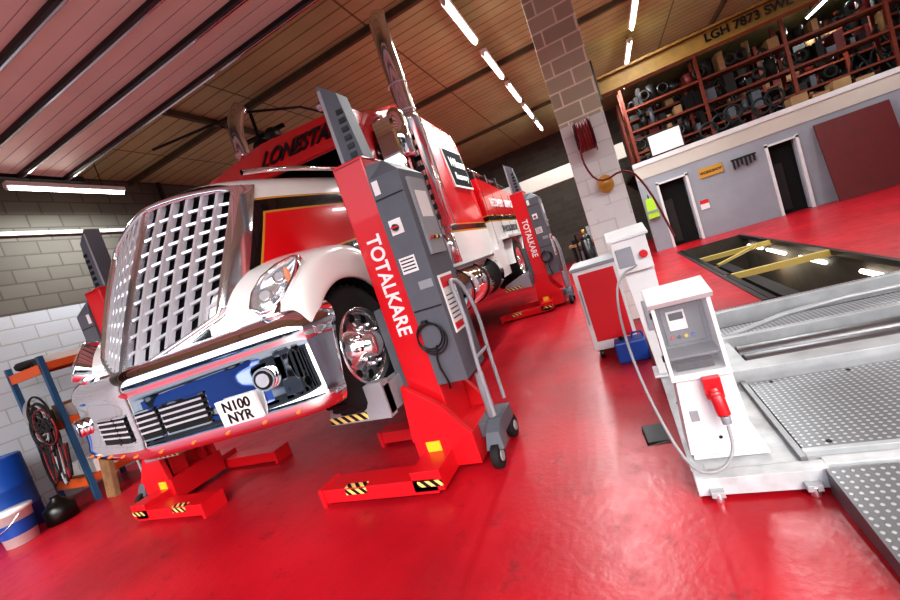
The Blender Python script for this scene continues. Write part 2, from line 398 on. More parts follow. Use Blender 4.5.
for k in range(4):
    xx=4.8+0.42*k; hh=random.uniform(0.2,0.36); cb2.box(xx,xx+0.34,13.3,13.7,TOP,TOP+hh,"cardboard")
cb2.build()
hc=MB("hanging_hoses")
for k in range(6):
    hc.torus((3.0+0.3*k,13.3,TOP+0.3+0.1*(k%3)),0.2,0.03,'Y',"rubber",n=18,k=6)
hc.build()
sg=MB("wall_sign"); sg.box(2.45,3.0,FY-0.03,FY-0.014,1.55,1.8,"gold"); so=sg.build(bevel=0.005)
text("sign_text","WORKSHOP",0.09,(2.72,FY-0.035,1.67),(1,0,0),(0,0,1),"black",so)
kh=MB("key_hooks"); kh.box(3.2,3.75,FY-0.03,FY-0.014,1.72,1.76,"dark_metal")
for k in range(6): kh.box(3.22+k*0.09,3.26+k*0.09,FY-0.06,FY-0.03,1.5+0.03*(k%3),1.72,"dark_metal")
kh.build()
mp=MB("maroon_panel"); mp.hexa([(4.95,12.55,0.001),(6.35,12.55,0.001),(6.35,12.6,0.001),(4.95,12.6,0.001),(4.95,12.91,1.9),(6.35,12.91,1.9),(6.35,12.96,1.9),(4.95,12.96,1.9)],"maroon")
mp.build()
rn=MB("safety_notice"); rn.box(2.3,2.5,FY-0.02,FY-0.002,0.75,1.0,"label_white"); rn.box(2.3,2.5,FY-0.025,FY-0.02,0.9,1.0,"red_paint"); rn.build()
hv=MB("hi_vis_vest")
hv.hexa([(1.02,FY-0.12,0.95),(1.3,FY-0.12,0.95),(1.3,FY-0.03,0.95),(1.02,FY-0.03,0.95),(1.06,FY-0.1,1.5),(1.25,FY-0.1,1.5),(1.25,FY-0.03,1.5),(1.06,FY-0.03,1.5)],"hivis")
hv.box(1.02,1.3,FY-0.13,FY-0.12,1.1,1.16,"light_grey"); hv.cyl((1.15,FY-0.06,1.48),(1.15,FY-0.06,1.6),0.015,"dark_metal"); hv.build()

pt=MB("inspection_pit")
pt.box(1.2,1.3,5.5,11.7,-1.5,-0.001,"pit_wall"); pt.box(2.7,2.8,5.5,11.7,-1.5,-0.001,"pit_wall")
pt.box(1.2,2.8,5.4,5.5,-1.5,-0.001,"pit_wall"); pt.box(1.2,2.8,11.7,11.8,-1.5,-0.001,"pit_wall"); pt.box(1.2,2.8,5.4,11.8,-1.6,-1.5,"pit_wall")
for xx in (1.3,2.64): pt.box(xx,xx+0.06,5.5,11.7,-0.06,0.012,"steel_rail")
pt.box(1.3,1.5,5.5,11.7,-0.3,-0.26,"mid_steel")
pt.box(1.37,1.44,5.5,11.7,-0.02,0.01,"black")
for yy in (6.3,8.1,9.6,10.8):
    pt.cyl((2.66,yy-0.5,-0.22),(2.66,yy+0.35,-0.22),0.03,"pit_lamp",n=10)
for (a,b2) in ((7.3,7.5),(9.6,9.2)):
    pt.box(1.3,2.7,a,a+0.08,-0.08,0.01,"pale_yellow")
pt.tube([(1.5,8.5,-0.02),(2.4,9.6,-0.02)],0.03,"pale_yellow")
pt.box(1.9,2.1,6.0,11.0,-.5,-.4,"dark_metal")
pt.build()
for yy in (6.2,9.6):
    la=bpy.data.lights.new("pit",'POINT'); la.energy=16; la.color=(1,0.85,0.6); la.shadow_soft_size=0.1
    lo=bpy.data.objects.new("pit_glow",la); lo.location=(2.4,yy,-0.5); link(lo,bpy.data.objects["inspection_pit"])

# ------------------------------------------------------------ brake tester deck
dk=MB("brake_tester_deck")
dk.box(0.04,3.6,2.18,5.0,0.005,0.095,"deck_paint")
dk.box(0.04,0.58,2.12,2.2,0.02,0.11,"deck_paint"); dk.box(0.58,3.6,2.16,2.22,0.02,0.11,"deck_paint")
dk.box(0.04,0.1,2.2,4.4,0.095,0.11,"silver_paint")
dk.box(0.5,0.53,2.2,3.15,0.095,0.13,"mid_steel")
dk.box(0.53,3.6,2.25,2.28,0.095,0.125,"silver_paint")
dk.box(0.54,3.6,2.29,3.13,0.095,0.116,"tread_plate")
dk.box(0.40,3.6,3.18,3.34,0.095,0.19,"silver_paint")
dk.box(0.5,3.6,3.36,3.76,0.0951,0.1,"black_void")
for yy in (3.47,3.66): dk.cyl((0.62,yy,0.12),(3.5,yy,0.12),0.065,"mid_steel",n=18)
dk.box(0.36,3.6,3.8,3.86,0.095,0.22,"silver_paint"); dk.box(0.36,3.6,3.86,3.9,0.095,0.1,"black_void")
dk.box(0.2,3.6,3.92,4.42,0.095,0.12,"tread_plate")
dk.box(0.45,3.6,4.44,4.5,0.0951,0.1,"black_void")
dk.box(0.45,3.6,4.52,4.58,0.095,0.24,"silver_paint")
dk.box(0.7,3.6,4.62,4.95,0.095,0.15,"tread_plate")
dk.box(0.40,0.6,3.34,3.8,0.095,0.19,"silver_paint")
dk.tube([(0.6,4.0,.16),(1.2,3.98,.3),(2.2,3.98,.3),(2.6,4.0,.16)],.02,"silver_paint",smoothpts=1)
for xx in (0.12,0.5): dk.cyl((xx,2.1,0.0),(xx,2.1,0.05),0.022,"chrome_soft",n=10); dk.box(xx-0.03,xx+0.03,2.08,2.13,0.03,0.06,"silver_paint")
for k in range(7):
    xx=0.66+0.4*k
    for yy in (2.33,3.09): dk.cyl((xx,yy,0.11),(xx,yy,0.122),0.012,"dark_metal",n=8)
for (xx,yy) in ((.1,3.0),(.42,3.0),(.1,3.9),(.2,4.6)): dk.cyl((xx,yy,0.09),(xx,yy,0.115),0.02,"dark_metal",n=8)
dk.build(bevel=0.004)
rp=MB("tread_plate_ramp")
rp.hexa([(0.56,1.0,0.0),(2.6,1.0,0.0),(2.6,2.11,0.0),(0.56,2.11,0.0),(0.56,1.0,0.014),(2.6,1.0,0.014),(2.6,2.11,0.12),(0.56,2.11,0.12)],"tread_plate")
rp.build()

def control(name,x,y,zb,s=1.0):
    e=MB(name)
    W=0.17*s
    e.box(x-0.13,x+0.21,y-0.13,y+0.16,zb,zb+0.02,"white_paint")
    e.hexa([(x-W+.03,y-0.11,zb+.02),(x+W,y-0.11,zb+.02),(x+W,y+0.13,zb+.02),(x-W+.03,y+0.13,zb+.02),
            (x-W+.06,y-0.09,zb+.44*s),(x+W-.02,y-0.09,zb+.44*s),(x+W-.02,y+0.11,zb+.44*s),(x-W+.06,y+0.11,zb+.44*s)],"white_paint")
    z0=zb+.44*s; z1=zb+.86*s; xl=x-W+.04; xr=x+W-.02
    yf=y-0.10; yb=y+0.12
    for a in (xl,xr-.02):
        e.prism([(yf,z0),(yb,z0),(yb,z1+.02),(yf+.03,z1)],'X',a,a+.02,"white_paint")
    e.box(xl,xr,yf-.01,yb,z0-.01,z0+.025,"white_paint")
    e.prism([(yf+.02,z1-.03),(yb,z1+.01),(yb,z1+.05),(yf-.01,z1+.0)],'X',xl-.012,xr+.012,"white_paint")
    e.box(xl+.02,xr-.02,yb-.03,yb,z0+.02,z1,"light_grey")
    e.add([(xl+.02,yf+.003,z0+.025),(xr-.02,yf+.003,z0+.025),(xr-.02,yf+.03,z1-.02),(xl+.02,yf+.03,z1-.02)],[(0,1,2,3)],"clear_cover")
    e.box(xl+.045,xr-.045,yb-.07,yb-.03,z0+.14,z1-.05,"inner_grey")
    e.box(xl+.07,xr-.12,yb-.08,yb-.07,z0+.22,z1-.09,"label_white")
    e.box(xl+.08,xr-.13,yb-.085,yb-.08,z0+.28,z1-.1,"black")
    e.box(xl+.02,xr-.02,yf+.02,yb-.03,z0+.1,z0+.112,"inner_grey")
    for k in range(4): e.cyl((xl+.07+.035*k,yb-.08,z0+.18),(xl+.07+.035*k,yb-.065,z0+.18),.01,["red_paint","black","yellow","blue_plastic"][k],n=8)
    e.box(xl+.04,xr-.06,yf+.03,yf+.1,z0+.03,z0+.07,"dark_metal")
    for zz in (z0+.1,z1-.08): e.box(xl-.01,xl,yf+.02,yf+.05,zz,zz+.03,"dark_metal")
    sx=x+0.045; sz=zb+.36*s
    e.box(sx-.04,sx+.04,y-.15,y-.09,sz-.03,sz+.08,"red_paint")
    e.cyl((sx,y-.13,sz+.02),(sx+.01,y-.18,sz-.11),.034,"red_paint",r1=.03,n=16)
    e.cyl((sx,y-.135,sz-.0),(sx+.002,y-.145,sz-.02),.04,"red_paint",n=16)
    e.cyl((sx+.01,y-.18,sz-.11),(sx+.012,y-.185,sz-.15),.022,"light_grey",n=12)
    e.box(x-W+.08,x-W+.12,y-.105,y-.1,zb+.2,zb+.26,"light_grey")
    e.cyl((x+.02,y-.1,zb+.1),(x+.02,y-.108,zb+.1),.01,"dark_metal",n=8)
    return e
e=control("control_cabinet",0.2,2.42,0.1112)
e.tube([(0.257,2.235,0.31),(0.25,2.19,0.2),(0.16,2.10,0.147),(0.03,2.12,0.16),(-0.06,2.35,0.45),(-0.1,2.6,0.75),(-0.08,2.9,1.0),(0.0,3.1,1.07),(0.06,3.3,1.05),(.1,3.42,1.05)],0.008,"cable_grey",n=8,smoothpts=2)
e.build(bevel=0.006)
e=MB("control_post")
e.box(-0.0,0.24,3.5,3.74,0.1112,0.13,"white_paint"); e.hexa([(0.04,3.54,.13),(.2,3.54,.13),(.2,3.7,.13),(.04,3.7,.13),(0.0,3.52,1.0),(.22,3.52,1.0),(.22,3.72,1.0),(.0,3.72,1.0)],"white_paint")
e.box(-0.04,0.22,3.46,3.72,1.0,1.26,"white_paint"); e.box(-0.02,0.1,3.45,3.46,1.05,1.2,"light_grey"); e.prism([(3.44,1.26),(3.74,1.3),(3.74,1.34),(3.44,1.28)],'X',-0.06,0.24,"white_paint")
e.cyl((0.17,3.46,1.12),(0.17,3.42,1.12),0.03,"red_paint",n=12); e.box(0.06,.18,3.515,3.53,.5,.75,"light_grey")
e.build(bevel=0.006)
pd=MB("foot_pedal"); pd.hexa([(-0.16,2.68,0),(0.0,2.7,0),(-0.03,2.9,0),(-0.18,2.88,0),(-0.15,2.7,0.015),(-0.01,2.71,0.015),(-0.03,2.88,0.05),(-0.17,2.87,0.05)],"black"); pd.build(bevel=0.005)

tc=MB("tool_cabinet")
x0,x1,y0,y1=-0.5,-0.05,4.6,5.2
tc.box(x0,x1,y0,y1,0.1,1.0,"white_paint"); tc.box(x0-.02,x1+.02,y0-.02,y1+.02,1.0,1.04,"light_grey")
tc.box(x0+.05,x1-.03,y0-.015,y0,0.2,0.96,"red_paint"); tc.box(x0+.02,x0+.035,y0-.04,y0-.02,0.4,0.8,"light_grey")
for a in (x0+.06,x1-.06):
    for b2 in (y0+.06,y1-.06): tc.cyl((a-.02,b2,.05),(a+.02,b2,.05),.05,"black",n=14)
tc.build(bevel=0.008)
bj=MB("blue_jerrycan"); bj.box(-0.28,0.02,4.3,4.52,0.0,0.22,"blue_plastic"); bj.cyl((-0.2,4.41,.22),(-0.2,4.41,.26),.03,"black",n=12); bj.tube([(-.1,4.41,.2),(-.1,4.41,.27),(.0,4.41,.27),(.0,4.41,.2)],.012,"blue_plastic"); bj.build(bevel=0.03)
hr=MB("hose_reel"); cz=2.5; cx=0.02; ry=PY-.27
hr.box(cx-.12,cx+.12,PY-.04,PY-.002,cz-.1,cz+.1,"dark_metal")
for q in (-.1,.1):
    hr.cyl((cx+q-.006,ry,cz),(cx+q+.006,ry,cz),.22,"maroon",n=28); hr.box(cx+q-.012,cx+q+.012,ry,PY-.03,cz-.03,cz+.03,"maroon")
for k in range(5):
    hr.torus((cx-.07+.035*k,ry,cz),.17,.02,'X',"hose_red"); hr.torus((cx-.07+.035*k,ry,cz),.13,.02,'X',"black")
hr.tube([(cx-.05,ry-.17,cz),(cx-.12,ry-.15,2.2),(cx+.0,ry-.12,1.85),(cx+.35,ry-.2,1.95),(cx+.5,ry-.3,1.6),(cx+.6,ry-.4,1.0)],.012,"hose_red",n=8,smoothpts=2)
hr.build()
ws=MB("wall_dispenser"); ws.ell((0.1,PY-.09,1.86),(.1,.085,.12),"gold"); ws.box(0.02,.18,PY-.07,PY-.002,1.74,1.82,"label_white"); ws.build()
np_=MB("notice_sheets"); np_.box(.1,.28,PY-.012,PY-.002,1.35,1.6,"label_white"); np_.box(-.15,.02,PY-.012,PY-.002,1.45,1.7,"label_white"); np_.build()
dr=MB("gas_bottle_trolley")
tx,ty=-.55,9.6
dr.cyl((tx,ty,.06),(tx,ty,1.1),.12,"black",n=18); dr.ell((tx,ty,1.1),(.12,.12,.12),"black"); dr.cyl((tx,ty,1.2),(tx,ty,1.32),.03,"gold"); dr.tube([(tx-.2,ty+.1,.05),(tx-.2,ty+.1,1.25),(tx+.2,ty+.1,1.25),(tx+.2,ty+.1,.05)],.02,"dark_metal"); dr.box(tx-.2,tx+.2,ty-.15,ty+.15,0,.06,"dark_metal")
dr.build()
wb=MB("workbench")
wb.box(-1.2,.6,12.4,13.0,.85,.92,"timber")
for a in (-1.15,.5):
    for q in (12.45,12.9): wb.box(a,a+.06,q,q+.06,0,.85,"dark_metal")
for k in range(7): wb.box(-1.1+.24*k,-1.1+.24*k+.17,12.5,12.8,.92,1.05+.13*(k%3),["black","maroon","light_grey","rack_blue","cardboard","dark_metal","label_white"][k])
wb.box(-1.1,.5,12.45,12.95,.3,.34,"dark_metal"); wb.box(-1,-.4,12.5,12.9,.34,.7,"cabinet_grey"); wb.build()

# ------------------------------------------------------------ column lifts
def lift(x0,y0,s,label=True):
    e=empty("vehicle_column_lift")
    X=lambda a: x0+s*a
    def B(o,a,b,c,d,z0,z1,mt): o.box(min(X(a),X(b)),max(X(a),X(b)),y0+c,y0+d,z0,z1,mt)
    o=MB("column")
    B(o,-.14,.13,-.2,-.02,.12,2.45,"red_paint"); B(o,-.02,.13,-.02,.22,.12,2.45,"red_paint"); B(o,-.14,-.02,.17,.22,.12,2.45,"red_paint")
    B(o,-.14,.13,-.2,.22,2.42,2.46,"red_paint")
    o.build(e,bevel=.012)
    o=MB("base_frame")
    B(o,-.2,.3,-.28,.32,.06,.3,"red_paint")
    B(o,-1.0,.05,-.56,-.34,.03,.14,"red_paint"); B(o,-1.0,.05,.36,.56,.03,.14,"red_paint")
    B(o,-.14,.1,-.56,.56,.05,.2,"red_paint")
    for yy in (-.3,.24): o.prism([(X(.3),.3),(X(-.2),.3),(X(-.14),.75),(X(.13),.55)],'Y',y0+yy,y0+yy+.05,"red_paint")
    B(o,-1.01,-.97,-.57,-.33,.0,.15,"red_paint"); B(o,-1.01,-.97,.35,.57,.0,.15,"red_paint")
    for a in (-.75,-.1):
        B(o,a,a+.2,-.564,-.56,.085,.13,"hazard")
        B(o,a,a+.2,-.56,-.50,.14,.143,"hazard")
    for yy in (-.45,.46): o.cyl((X(-.96)-.03,y0+yy,.03),(X(-.96)+.03,y0+yy,.03),.03,"dark_metal",n=12)
    B(o,-.1,.02,-.29,-.28,.2,.28,"yellow")
    o.build(e,bevel=.01)
    o=MB("carriage")
    vs=[(-.1,-.1,2.4),(.11,-.1,2.4),(.11,.05,2.4),(-.1,.05,2.4),(-.1,-.1,3.1),(.05,-.1,2.98),(.05,.05,2.98),(-.1,.05,3.1)]
    o.hexa([(X(a),y0+b_,c_) for a,b_,c_ in vs],"cabinet_grey")
    for k in range(6): B(o,-.0,.06,-.108,-.1,2.5+.065*k,2.535+.065*k,"black")
    B(o,-.1,-.07,-.104,-.1,2.48,3.05,"light_grey")
    B(o,-.24,-.142,-.15,.16,.6,1.35,"cabinet_grey")
    B(o,-.3,-.2,-.42,.42,.6,.82,"light_grey")
    for yy in (-.44,.34):
        o.prism([(X(-.2),.86),(X(-.34),.86),(X(-.74),.72),(X(-.76),.6),(X(-.2),.58)],'Y',y0+yy,y0+yy+.1,"light_grey")
        B(o,-.76,-.4,yy-.004,yy,.605,.66,"hazard")
    o.build(e,bevel=.008)
    o=MB("control_box")
    B(o,.132,.38,-.22,.22,.68,2.26,"cabinet_grey")
    vs=[(.132,-.22,2.26),(.38,-.22,2.26),(.38,.22,2.26),(.132,.22,2.26),(.132,-.2,2.37),(.26,-.16,2.37),(.26,.16,2.37),(.132,.2,2.37)]
    o.hexa([(X(a),y0+b_,c_) for a,b_,c_ in vs],"cabinet_grey")
    B(o,.14,.37,-.225,-.22,1.25,1.262,"dark_metal"); B(o,.14,.37,-.225,-.22,2.1,2.11,"dark_metal")
    B(o,.18,.28,-.228,-.22,1.83,1.94,"label_white"); o.cyl((X(.23),y0-.228,1.88),(X(.23),y0-.26,1.88),.024,"black",n=12); B(o,.2,.26,-.262,-.255,1.875,1.888,"red_paint")
    B(o,.16,.29,-.226,-.22,1.54,1.66,"label_white")
    for k in range(4): B(o,.17,.28,-.228,-.226,1.56+.025*k,1.57+.025*k,"black")
    B(o,.15,.2,-.226,-.22,2.14,2.24,"label_white"); B(o,.25,.36,-.226,-.22,1.4,1.46,"light_grey")
    o.box(*sorted((X(.38),X(.4))),y0-.14,y0+.14,1.62,2.2,"light_grey"); o.box(*sorted((X(.4),X(.404))),y0-.1,y0+.1,1.9,2.1,"label_white")
    o.box(*sorted((X(.38),X(.392))),y0-.16,y0+.1,1.02,1.46,"label_white"); o.box(*sorted((X(.392),X(.396))),y0-.15,y0+.09,1.36,1.44,"red_paint"); o.box(*sorted((X(.392),X(.396))),y0-.15,y0+.09,1.04,1.09,"red_paint")
    for k in range(6): o.box(*sorted((X(.392),X(.395))),y0-.14,y0+.08,1.12+.035*k,1.13+.035*k,"black")
    for k in range(5): o.cyl((X(.4),y0-.08+.04*k,1.74),(X(.42),y0-.08+.04*k,1.74),.012,["red_paint","black","yellow","black","label_white"][k],n=8)
    for k in range(3): o.torus((X(.2+.012*k),y0-.232-.008*k,1.06-.012*k),.10+.008*k,.006,'Y',"black",n=36)
    o.box(*sorted((X(.18),X(.22))),y0-.26,y0-.22,1.15,1.18,"dark_metal")
    o.tube([(X(.24),y0-.245,.98),(X(.2),y0-.25,.85),(X(.24),y0-.25,.7),(X(.22),y0-.22,.64)],.008,"black",smoothpts=1)
    o.build(e,bevel=.012)
    o=MB("pump_truck")
    hx=.46
    o.tube([(X(hx),y0-.16,.35),(X(hx),y0-.16,.8),(X(hx+.02),y0-.14,1.1),(X(hx-.02),y0-.1,1.36),(X(hx-.06),y0+.0,1.4),(X(hx-.02),y0+.1,1.36),(X(hx+.02),y0+.14,1.1),(X(hx),y0+.16,.8),(X(hx),y0+.16,.35)],.016,"light_grey",smoothpts=2)
    o.tube([(X(hx),y0-.16,.8),(X(hx),y0+.16,.8)],.013,"light_grey")
    o.box(*sorted((X(.3),X(.48))),y0-.14,y0+.18,.18,.3,"cabinet_grey"); o.cyl((X(.4),y0-.05,.3),(X(.4),y0-.05,.66),.035,"light_grey")
    o.hexa([(X(.36) if s>0 else X(.5),y0-.28,.14),(X(.5) if s>0 else X(.36),y0-.28,.14),(X(.5) if s>0 else X(.36),y0-.14,.14),(X(.36) if s>0 else X(.5),y0-.14,.14),(X(.38) if s>0 else X(.48),y0-.24,.26),(X(.48) if s>0 else X(.38),y0-.24,.26),(X(.48) if s>0 else X(.38),y0-.12,.32),(X(.38) if s>0 else X(.48),y0-.12,.32)],"cabinet_grey")
    for yy in (-.26,.2):
        o.cyl((X(.4),y0+yy,.09),(X(.46),y0+yy,.09),.09,"rubber",n=20); o.cyl((X(.39),y0+yy,.09),(X(.47),y0+yy,.09),.04,"light_grey",n=14)
    o.build(e,bevel=.006)
    if label:
        text("column_lettering","TOTALKARE",.165,(x0-.005*s,y0-.203,1.50),(0,0,-1),(1,0,0),"label_white",e,sx=.85,ext=.002)
    return e
lift(-1.58,2.9,1); lift(-5.03,2.9,-1); lift(-1.5,8.7,1); lift(-5.1,8.7,-1)

# ------------------------------------------------------------ tow truck
XC=-3.3
T=empty("tow_truck")
def mirror_grid(o,rows,mt):
    for s in (1,-1): o.grid([[ (XC+s*p[0],p[1],p[2]) for p in r] for r in rows],mt)
WZ=1.12
def wheel(o,dx,y,s,r=.5,w=.28,front=True):
    x=XC+s*dx
    o.lathe((x,y,WZ),'X',[(0,r*.6),(0,r*.9),(-s*.03,r*.98),(-s*.06,r),(-s*(w-.06),r),(-s*(w-.02),r*.95),(-s*w,r*.6)],"rubber",n=40)
    for k in range(36):
        a=2*math.pi*k/36; o.obox((x-s*w/2,y+math.cos(a)*r,WZ+math.sin(a)*r),(w*.7,.035,.02),Matrix.Rotation(a+math.pi/2,3,'X'),"rubber")
    if front:
        o.lathe((x,y,WZ),'X',[(s*.0,r*.62),(s*.02,r*.60),(-s*.02,r*.56),(-s*.06,r*.53),(-s*.05,r*.40),(s*.0,r*.3),(s*.04,r*.22),(s*.1,r*.2),(s*.12,r*.12),(s*.12,.001)],"chrome_soft",n=40)
        for k in range(10):
            a=2*math.pi*k/10; c=(y+math.cos(a)*r*.31,WZ+math.sin(a)*r*.31)
            o.cyl((x-s*.02,*c),(x+s*.07,*c),.018,"chrome",n=8)
            a+=.31; c=(y+math.cos(a)*r*.465,WZ+math.sin(a)*r*.465); o.cyl((x-s*.07,*c),(x-s*.045,*c),.036,"black",n=10)
    else:
        o.lathe((x,y,WZ),'X',[(s*0,r*.62),(-s*.04,r*.58),(-s*.15,r*.5),(-s*.15,r*.3),(-s*.02,r*.2),(s*.02,.001)],"chrome_soft",n=32)
o=MB("wheels")
for s in (1,-1):
    wheel(o,1.36,2.68,s)
    for yy in (9.1,10.3):
        wheel(o,1.36,yy,s,front=False); wheel(o,1.03,yy,s,front=False)
for yy in (2.68,9.1,10.3): o.cyl((XC-1.1,yy,WZ),(XC+1.1,yy,WZ),.09,"dark_metal")
o.build(T)
o=MB("chassis")
for s in (1,-1): o.box(XC+s*.45-.05,XC+s*.45+.05,2.2,11.2,1.1,1.4,"dark_metal")
o.box(XC-.5,XC+.5,2.5,3.9,1.0,2.0,"dark_metal"); o.box(XC-1.0,XC+1.0,3.4,7.2,1.15,1.4,"dark_metal")
o.box(XC-.9,XC+.9,2.25,2.4,1.0,1.5,"dark_metal")
o.build(T)
# bumper
o=MB("bumper")
plan=[(0,1.72),(.12,1.735),(.35,1.785),(.7,1.85),(1.0,1.915),(1.2,1.965),(1.34,2.035),(1.405,2.125),(1.415,2.20)]
prof=[(.91,.10),(.87,.05),(.86,.015),(.90,-.02),(.98,-.035),(1.0,-.02),(1.12,-.024),(1.26,-.022),(1.36,-.026),(1.39,-.045),(1.46,-.038),(1.52,.0),(1.555,.06),(1.56,.16),(1.55,.34)]
def bn(i):
    a=plan[max(i-1,0)]; b=plan[min(i+1,len(plan)-1)]; d=Vector((b[0]-a[0],b[1]-a[1])).normalized(); n=Vector((d.y,-d.x))
    if i==0: n=Vector((0,-1))
    return n
rows=[]
for i,(dx,yy) in enumerate(plan):
    n=bn(i); k=dx/1.415; lim=.08 if dx>1.3 else (.22 if dx>1.1 else 1)
    rows.append([(dx-n.x*min(q,lim),yy-n.y*min(q,lim)+(max(0,zz-.95)*.28 if dx>1.36 else max(0,zz-.95)*.08*k),zz+(zz-.9)*.04*(k-.35)) for zz,q in prof])
mirror_grid(o,rows,"chrome")
ob=o.build(T,sub=2)
o=MB("bumper_details")
def bpt(dx,z,off=0.0):
    for i in range(len(plan)-1):
        if plan[i][0]<=dx<=plan[i+1][0]:
            t=(dx-plan[i][0])/(plan[i+1][0]-plan[i][0]); yy=plan[i][1]+t*(plan[i+1][1]-plan[i][1])
            return (dx,yy-.025-off,z)
for s in (1,-1):
    for (a,b2) in ((.07,.24),(.28,.62)):
        z0,z1=1.03,1.22
        pa=bpt(a,0);pb=bpt(b2,0)
        for k,(zz,hh,of,mt) in enumerate([(z0,z1-z0,.010,"black_void")]+[(z0+.04*j,.014,.018,"bar_silver") for j in range(1,5)]+[(z0-.012,.012,.022,"chrome"),(z1,.012,.022,"chrome")]):
            vs=[(XC+s*pa[0],pa[1]-of,zz),(XC+s*pb[0],pb[1]-of,zz),(XC+s*pb[0],pb[1]+.03,zz),(XC+s*pa[0],pa[1]+.03,zz)]
            vs+=[(v[0],v[1],zz+hh) for v in vs]; o.hexa(vs,mt)
    p=bpt(1.10,1.19); c=Vector((XC+s*p[0],p[1]-.01,p[2])); n=Vector((s*.3,-1,0)).normalized()
    o.cyl(c-n*.03,c+n*.02,.075,"chrome",n=24); o.cyl(c+n*.02,c+n*.025,.062,"black",n=24); o.cyl(c+n*.022,c+n*.032,.045,"lens",n=20)
    for dx in (.15,.42,.7,.98,1.22):
        p=bpt(dx,.9); o.ell((XC+s*p[0],p[1]+.0,.915),(.018,.012,.01),"amber",n=10,k=6)
zp0,zp1=.965,1.14
A_=Vector((XC+.73,bpt(.73,0)[1]-.03,0)); B_=Vector((XC+1.02,bpt(1.02,0)[1]-.03,0)); xd=(B_-A_).normalized()
o.hexa([(A_.x,A_.y,zp0),(B_.x,B_.y,zp0),(B_.x,B_.y+.02,zp0),(A_.x,A_.y+.02,zp0),(A_.x,A_.y-.01,zp1),(B_.x,B_.y-.01,zp1),(B_.x,B_.y+.01,zp1),(A_.x,A_.y+.01,zp1)],"label_white")
o.build(T)
mid=(A_+B_)/2+Vector((0,-.012,0))
text("plate_line1","N100",.092,mid+Vector((0,0,1.09)),xd,(0,0,1),"black",T,ext=.001)
text("plate_line2","NYR",.092,mid+Vector((0,.003,1.01)),xd,(0,0,1),"black",T,ext=.001)

# grille
ZB,ZT=1.50,2.68
def gz(s,t): z0=ZB+.20*abs(s)**1.3; z1=ZT-.10*s*s; return z0+t*(z1-z0)
def gp(s,t,off=0.0,sc=1.0):
    z=gz(s,t); k=(z-ZB)/(ZT-ZB); w=(.68+.10*math.sin(k*math.pi*.55))*sc
    y=1.77+.50*k+.10*k*k+.22*abs(s)**1.3
    return Vector((XC+s*w,y-off,z))
o=MB("grille")
N=16
o.grid([[gp(-1+2*i/N,j/10,-.075) for i in range(N+1)] for j in range(11)],"black_void")
def strip(o,pts,wd,dep,mt):
    wd=Vector(wd); rows=[]
    for p in pts: rows.append([p-wd,p-wd*.7+Vector((0,-dep,0)),p+wd*.7+Vector((0,-dep,0)),p+wd])
    o.grid(rows,mt,wrapu=True,smooth=False)
for i in range(1,12):
    s=-1+2*i/12; strip(o,[gp(s,j/16,-.035) for j in range(17)],(.024,0,0),.05,"bar_silver")
for j in range(1,10):
    strip(o,[gp(-1+2*i/20,j/10,-.03) for i in range(21)],(0,0,.014),.03,"bar_silver")
strip(o,[gp(0,j/16,-.03) for j in range(17)],(.03,0,0),.06,"chrome_soft")
def border(off,ex):
    P=[gp(i/8,0) for i in range(0,9)]+[gp(1,j/12) for j in range(1,13)]+[gp(1-i/8,1) for i in range(1,17)]+[gp(-1,1-j/12) for j in range(1,13)]+[gp(-1+i/8,0) for i in range(1,8)]
    c=Vector((XC,0,2.12)); out=[]
    for p in P:
        d=Vector((p.x-c.x,0,p.z-c.z)); 
        out.append(Vector((p.x,p.y+off,p.z))+d.normalized()*ex)
    return out
rings=[border(.06,-.012),border(-.02,0),border(-.04,.018),border(-.03,.045),border(.02,.07),border(.16,.085)]
o.grid(rings,"chrome_soft",wrapu=True)
o.build(T)
# hood
o=MB("hood")
secA=[(0,2.44,2.77),(.40,2.48,2.75),(.74,2.58,2.68),(.83,2.62,2.52),(.84,2.5,2.2),(.82,2.34,1.9),(.79,2.2,1.68),(.76,2.15,1.5)]
secA2=[(0,2.54,2.81),(.42,2.58,2.79),(.77,2.68,2.71),(.89,2.72,2.53),(.91,2.6,2.2),(.89,2.44,1.9),(.86,2.3,1.68),(.82,2.25,1.5)]
secC=[(0,3.2,2.86),(.5,3.2,2.84),(.86,3.2,2.75),(1.0,3.2,2.5),(1.05,3.15,2.16),(1.08,3.05,1.88),(1.08,3.0,1.66),(1.08,3.0,1.5)]
secD=[(0,3.95,2.9),(.55,3.95,2.88),(.98,3.95,2.77),(1.13,3.95,2.5),(1.18,3.95,2.16),(1.2,3.95,1.88),(1.2,3.95,1.66),(1.2,3.95,1.3)]
mirror_grid(o,[secA,secA2,secC,secD],"hood_livery")
o.build(T,sub=2)
o=MB("hood_trim")
for s in (1,-1):
    o.tube([(XC+s*p[0]*1.0,p[1],p[2]) for p in [(.78,2.68,2.75),(.84,2.9,2.775),(.90,3.2,2.795),(.99,3.9,2.82)]],.022,"chrome",smoothpts=1)
o.build(T)
